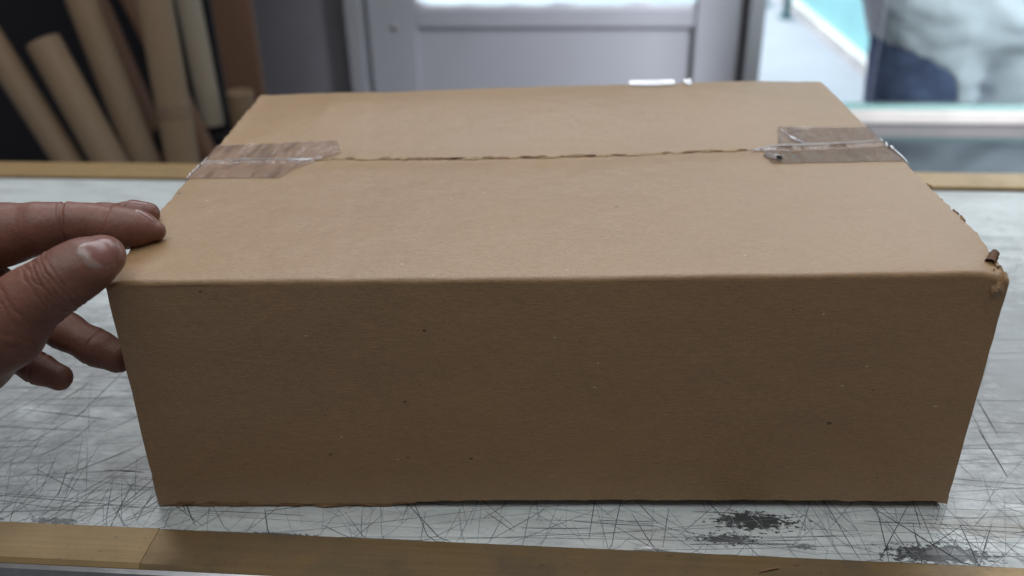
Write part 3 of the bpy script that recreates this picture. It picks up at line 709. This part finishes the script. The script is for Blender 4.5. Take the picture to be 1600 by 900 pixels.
def nail(name, c, axis, nrm, hl, hw, lun, m=26):
    c = a3(c); axis = a3(axis)/np.linalg.norm(axis); nrm = a3(nrm) - axis*(a3(nrm)@axis); nrm /= np.linalg.norm(nrm); lat = np.cross(nrm, axis)
    S_, T_ = np.meshgrid(np.linspace(-1, 1, m), np.linspace(-1, 1, m), indexing='ij')
    # square to rounded-rectangle outline
    k = np.maximum(np.abs(S_), np.abs(T_)); rr = (np.abs(S_)**3.2 + np.abs(T_)**3.2)**(1/3.2) + 1e-9; f_ = k/rr
    A_, L_ = S_*f_, T_*f_; P = c + A_[..., None]*axis*hl + L_[..., None]*lat*hw + nrm*.016
    P = P.reshape(-1, 3)
    for _ in range(60):
        P = P - nrm*np.clip(hand_sdf(P), -.001, .004)[:, None]*.8
    rho = k.reshape(-1); P = P + nrm*(.00055*(1-rho**6) - .00025*rho**6)[:, None]
    o = sheet(name, P.reshape(m, m, 3), .0004, M['nail'], hand)
    ca = o.data.color_attributes.new('tone', 'FLOAT_COLOR', 'POINT')
    cols = []
    AA = np.tile(A_.reshape(-1), 2); LL = np.tile(L_.reshape(-1), 2)
    for a_, l_ in zip(AA, LL):
        e = min(1, max(0, (-a_ - lun + .35*l_*l_)*6)); tip = min(1, max(0, (a_-.90)*14))
        cc = a3([.19, .082, .068])*(1-e) + a3([.26, .175, .15])*e; cc = cc*(1-.5*tip) + a3([.30, .22, .19])*.5*tip
        cols += [*cc, 1.]
    ca.data.foreach_set('color', cols)
    return o
tocam = a3([0, 0, .3221]) - tc; tocam /= np.linalg.norm(tocam)
nail('thumb_nail', a3(H['thumb'][0][:3])*.80 + a3(H['thumb'][1][:3])*.20, a3(H['thumb'][0][:3]) - a3(H['thumb'][2][:3]), tocam + a3([-.10, 0, .22]), .0092, .0070, .46)
nail('index_nail', a3(H['index'][0][:3])*.5 + a3(H['index'][1][:3])*.5, ax_of('index', 0, 2), (0.05, .35, 1), .0058, .0050, .7, 16)
nail('middle_nail', a3(H['middle'][0][:3])*.6 + a3(H['middle'][1][:3])*.4, ax_of('middle', 0, 2), (-.1, .3, 1), .0055, .0045, .7, 16)

# ------------------------------------------------------------------ person outside
PX, PYc = .752, 1.88; z0 = GZ
def loc(dx, dy, dz, r_): return (PX+dx, PYc+dy, z0+dz, r_)
def legs(P):
    D = None
    for sg in (-1, 1):
        e = chain(P, [loc(sg*.095, 0, .86, .105), loc(sg*.105, .01, .48, .066), loc(sg*.11, -.01, .10, .045)], .03); D = e if D is None else smin(D, e, .02)
    return smin(D, ell(P, (PX, PYc, z0+.92), (.185, .125, .13)), .06)
def torso(P):
    D = smin(ell(P, (PX, PYc, z0+.92), (.185, .125, .13)), ell(P, (PX, PYc, z0+1.10), (.165, .112, .18)), .06)
    D = smin(D, ell(P, (PX, PYc, z0+1.27), (.185, .118, .17)), .06)
    return smin(D, chain(P, [loc(-.16, 0, 1.385, .055), loc(.16, 0, 1.385, .055)], .02), .05)
def arms(P, sleeve=False):
    D = None
    for sg in (-1, 1):
        pts = [loc(sg*.185, 0, 1.37, .056), loc(sg*.225, .02, 1.22, .048)] if sleeve else [loc(sg*.185, 0, 1.37, .054), loc(sg*.235, .03, 1.10, .041), loc(sg*.11, .23, 1.10, .027), loc(sg*.06, .28, 1.105, .024)]
        e = chain(P, pts, .02)
        if not sleeve:
            for k in range(4): e = smin(e, chain(P, [loc(sg*(.05), .285, 1.085+.018*k, .0095), loc(sg*.02, .335, 1.08+.018*k, .009), loc(sg*-.005, .318-.004*k, 1.08+.018*k, .008)], .005), .006)
            e = smin(e, chain(P, [loc(sg*.07, .27, 1.125, .011), loc(sg*.035, .285, 1.155, .010), loc(sg*.01, .31, 1.158, .009)], .005), .008)
        D = e if D is None else np.minimum(D, e)
    return D
def head(P):
    D = smin(chain(P, [loc(0, 0, 1.38, .060), loc(0, .01, 1.50, .052)], .02), ell(P, (PX, PYc+.015, z0+1.575), (.074, .094, .112)), .03)
    D = smin(D, chain(P, [loc(0, .10, 1.585, .008), loc(0, .118, 1.56, .012)], .004), .012)     # nose
    D = smin(D, chain(P, [loc(-.02, .098, 1.525, .007), loc(.02, .098, 1.525, .007)], .004), .008)
    for sg in (-1, 1): D = smin(D, ell(P, (PX+sg*.076, PYc+.005, z0+1.57), (.010, .020, .030)), .008)
    return D
def feet(P):
    D = None
    for sg in (-1, 1):
        e = chain(P, [loc(sg*.11, -.03, .045, .040), loc(sg*.12, .10, .035, .034), loc(sg*.125, .16, .030, .028)], .02); D = e if D is None else np.minimum(D, e)
    return D
def body(P): return smin(smin(smin(smin(legs(P), torso(P), .04), arms(P), .03), head(P), .03), feet(P)+.004, .02)
def hem(x): return np.interp(x, [.49, .53, .65, .685, .72, 1.0], [-.124, -.130, -.170, -.185, -.30, -.28])
def folds(P, a): return np.array([a*(nz(p[0]*9, p[1]*9, p[2]*5) + .6*nz(p[0]*22, p[1]*22, p[2]*30)) for p in P])
def garment(f, off, lo, hi, h, amp):
    g0 = lambda P: f(P) - off
    V_, Q_ = surface(g0, lo, hi, h); V_, Q_ = subdiv(V_, Q_)
    n_ = grad(g0, V_, h*.5); n_ /= np.linalg.norm(n_, axis=1, keepdims=True)+1e-9
    return V_ + n_*folds(V_, amp)[:, None], Q_
person = empty('person', (PX, PYc, GZ)); tag(person, 'person in a white shirt and dark blue jeans standing behind the glass pane', 'person')
Vb, Qb = surface(body, (PX-.32, PYc-.2, z0-.02), (PX+.32, PYc+.4, z0+1.75), .014); Vb = project(body, Vb, .004, 2); Vb, Qb = subdiv(Vb, Qb)
mesh('body', Vb, Qb, M['skin'], person, True)
shirt_f = lambda P: np.maximum(np.maximum(smin(smin(torso(P), legs(P), .05), arms(P, True), .03), hem(P[:, 0]) + .014 - P[:, 2]), P[:, 2] - (z0+1.455))
Vs, Qs = garment(shirt_f, .014, (PX-.36, PYc-.24, -.36), (PX+.36, PYc+.24, z0+1.52), .013, .008)
mesh('shirt', Vs, Qs, M['shirt'], person, True)
jeans_f = lambda P: np.maximum(np.maximum(legs(P), P[:, 2] - (z0+.955)), z0+.09 - P[:, 2])
Vj, Qj = garment(jeans_f, .010, (PX-.30, PYc-.2, z0+.05), (PX+.30, PYc+.2, z0+1.03), .014, .004)
mesh('jeans', Vj, Qj, M['denim'], person, True)
for sg in (-1, 1):
    ff_ = lambda P: np.maximum(chain(P, [loc(sg*.11, -.03, .045, .046), loc(sg*.12, .10, .035, .040), loc(sg*.125, .16, .030, .033)], .02), z0+.002-P[:, 2])
    V_, Q_ = surface(ff_, (PX+sg*.12-.08, PYc-.12, z0-.01), (PX+sg*.12+.08, PYc+.26, z0+.13), .012); mesh('shoe', V_, Q_, M['shoe'], person, True)
hair_f = lambda P: np.maximum(ell(P, (PX, PYc+.005, z0+1.592), (.082, .100, .112)), np.maximum(P[:, 1]-(PYc+.055), z0+1.52-P[:, 2]))
V_, Q_ = surface(hair_f, (PX-.1, PYc-.12, z0+1.5), (PX+.1, PYc+.12, z0+1.74), .01); mesh('hair', V_, Q_, M['hair'], person, True)

# ------------------------------------------------------------------ small litter on the counter edge
def sliver(x, y, z, L, wd, ang, m, name, label):
    P = np.zeros((14, 4, 3)); d = a3([math.cos(ang), math.sin(ang), 0]); n_ = a3([-d[1], d[0], 0])
    for i in range(14):
        for j in range(4): P[i, j] = a3([x, y, z]) + d*L*(i/13-.5) + n_*wd*(j/3-.5)*(.3+.7*math.sin(math.pi*(.08+.84*i/13))) + UP*(.0006*math.sin(math.pi*i/13)+.0005)
    o = sheet(name, P, .0003, m); tag(o, label, 'scrap')
sliver(.0307, .3262, .0014, .012, .0014, .02, M['tape_clear'], 'plastic_sliver', 'small clear plastic sliver on the brass edge below the box front')
sliver(.0865, .3165, .0011, .010, .0008, .30, M['kraft_edge'], 'paper_sliver', 'thin tan paper sliver lying on the front brass edge')
sliver(.42, .7950, .0032, .006, .003, .8, M['white_scrap_glint'], 'plastic_scrap', 'tiny white plastic scrap on the far brass edge')
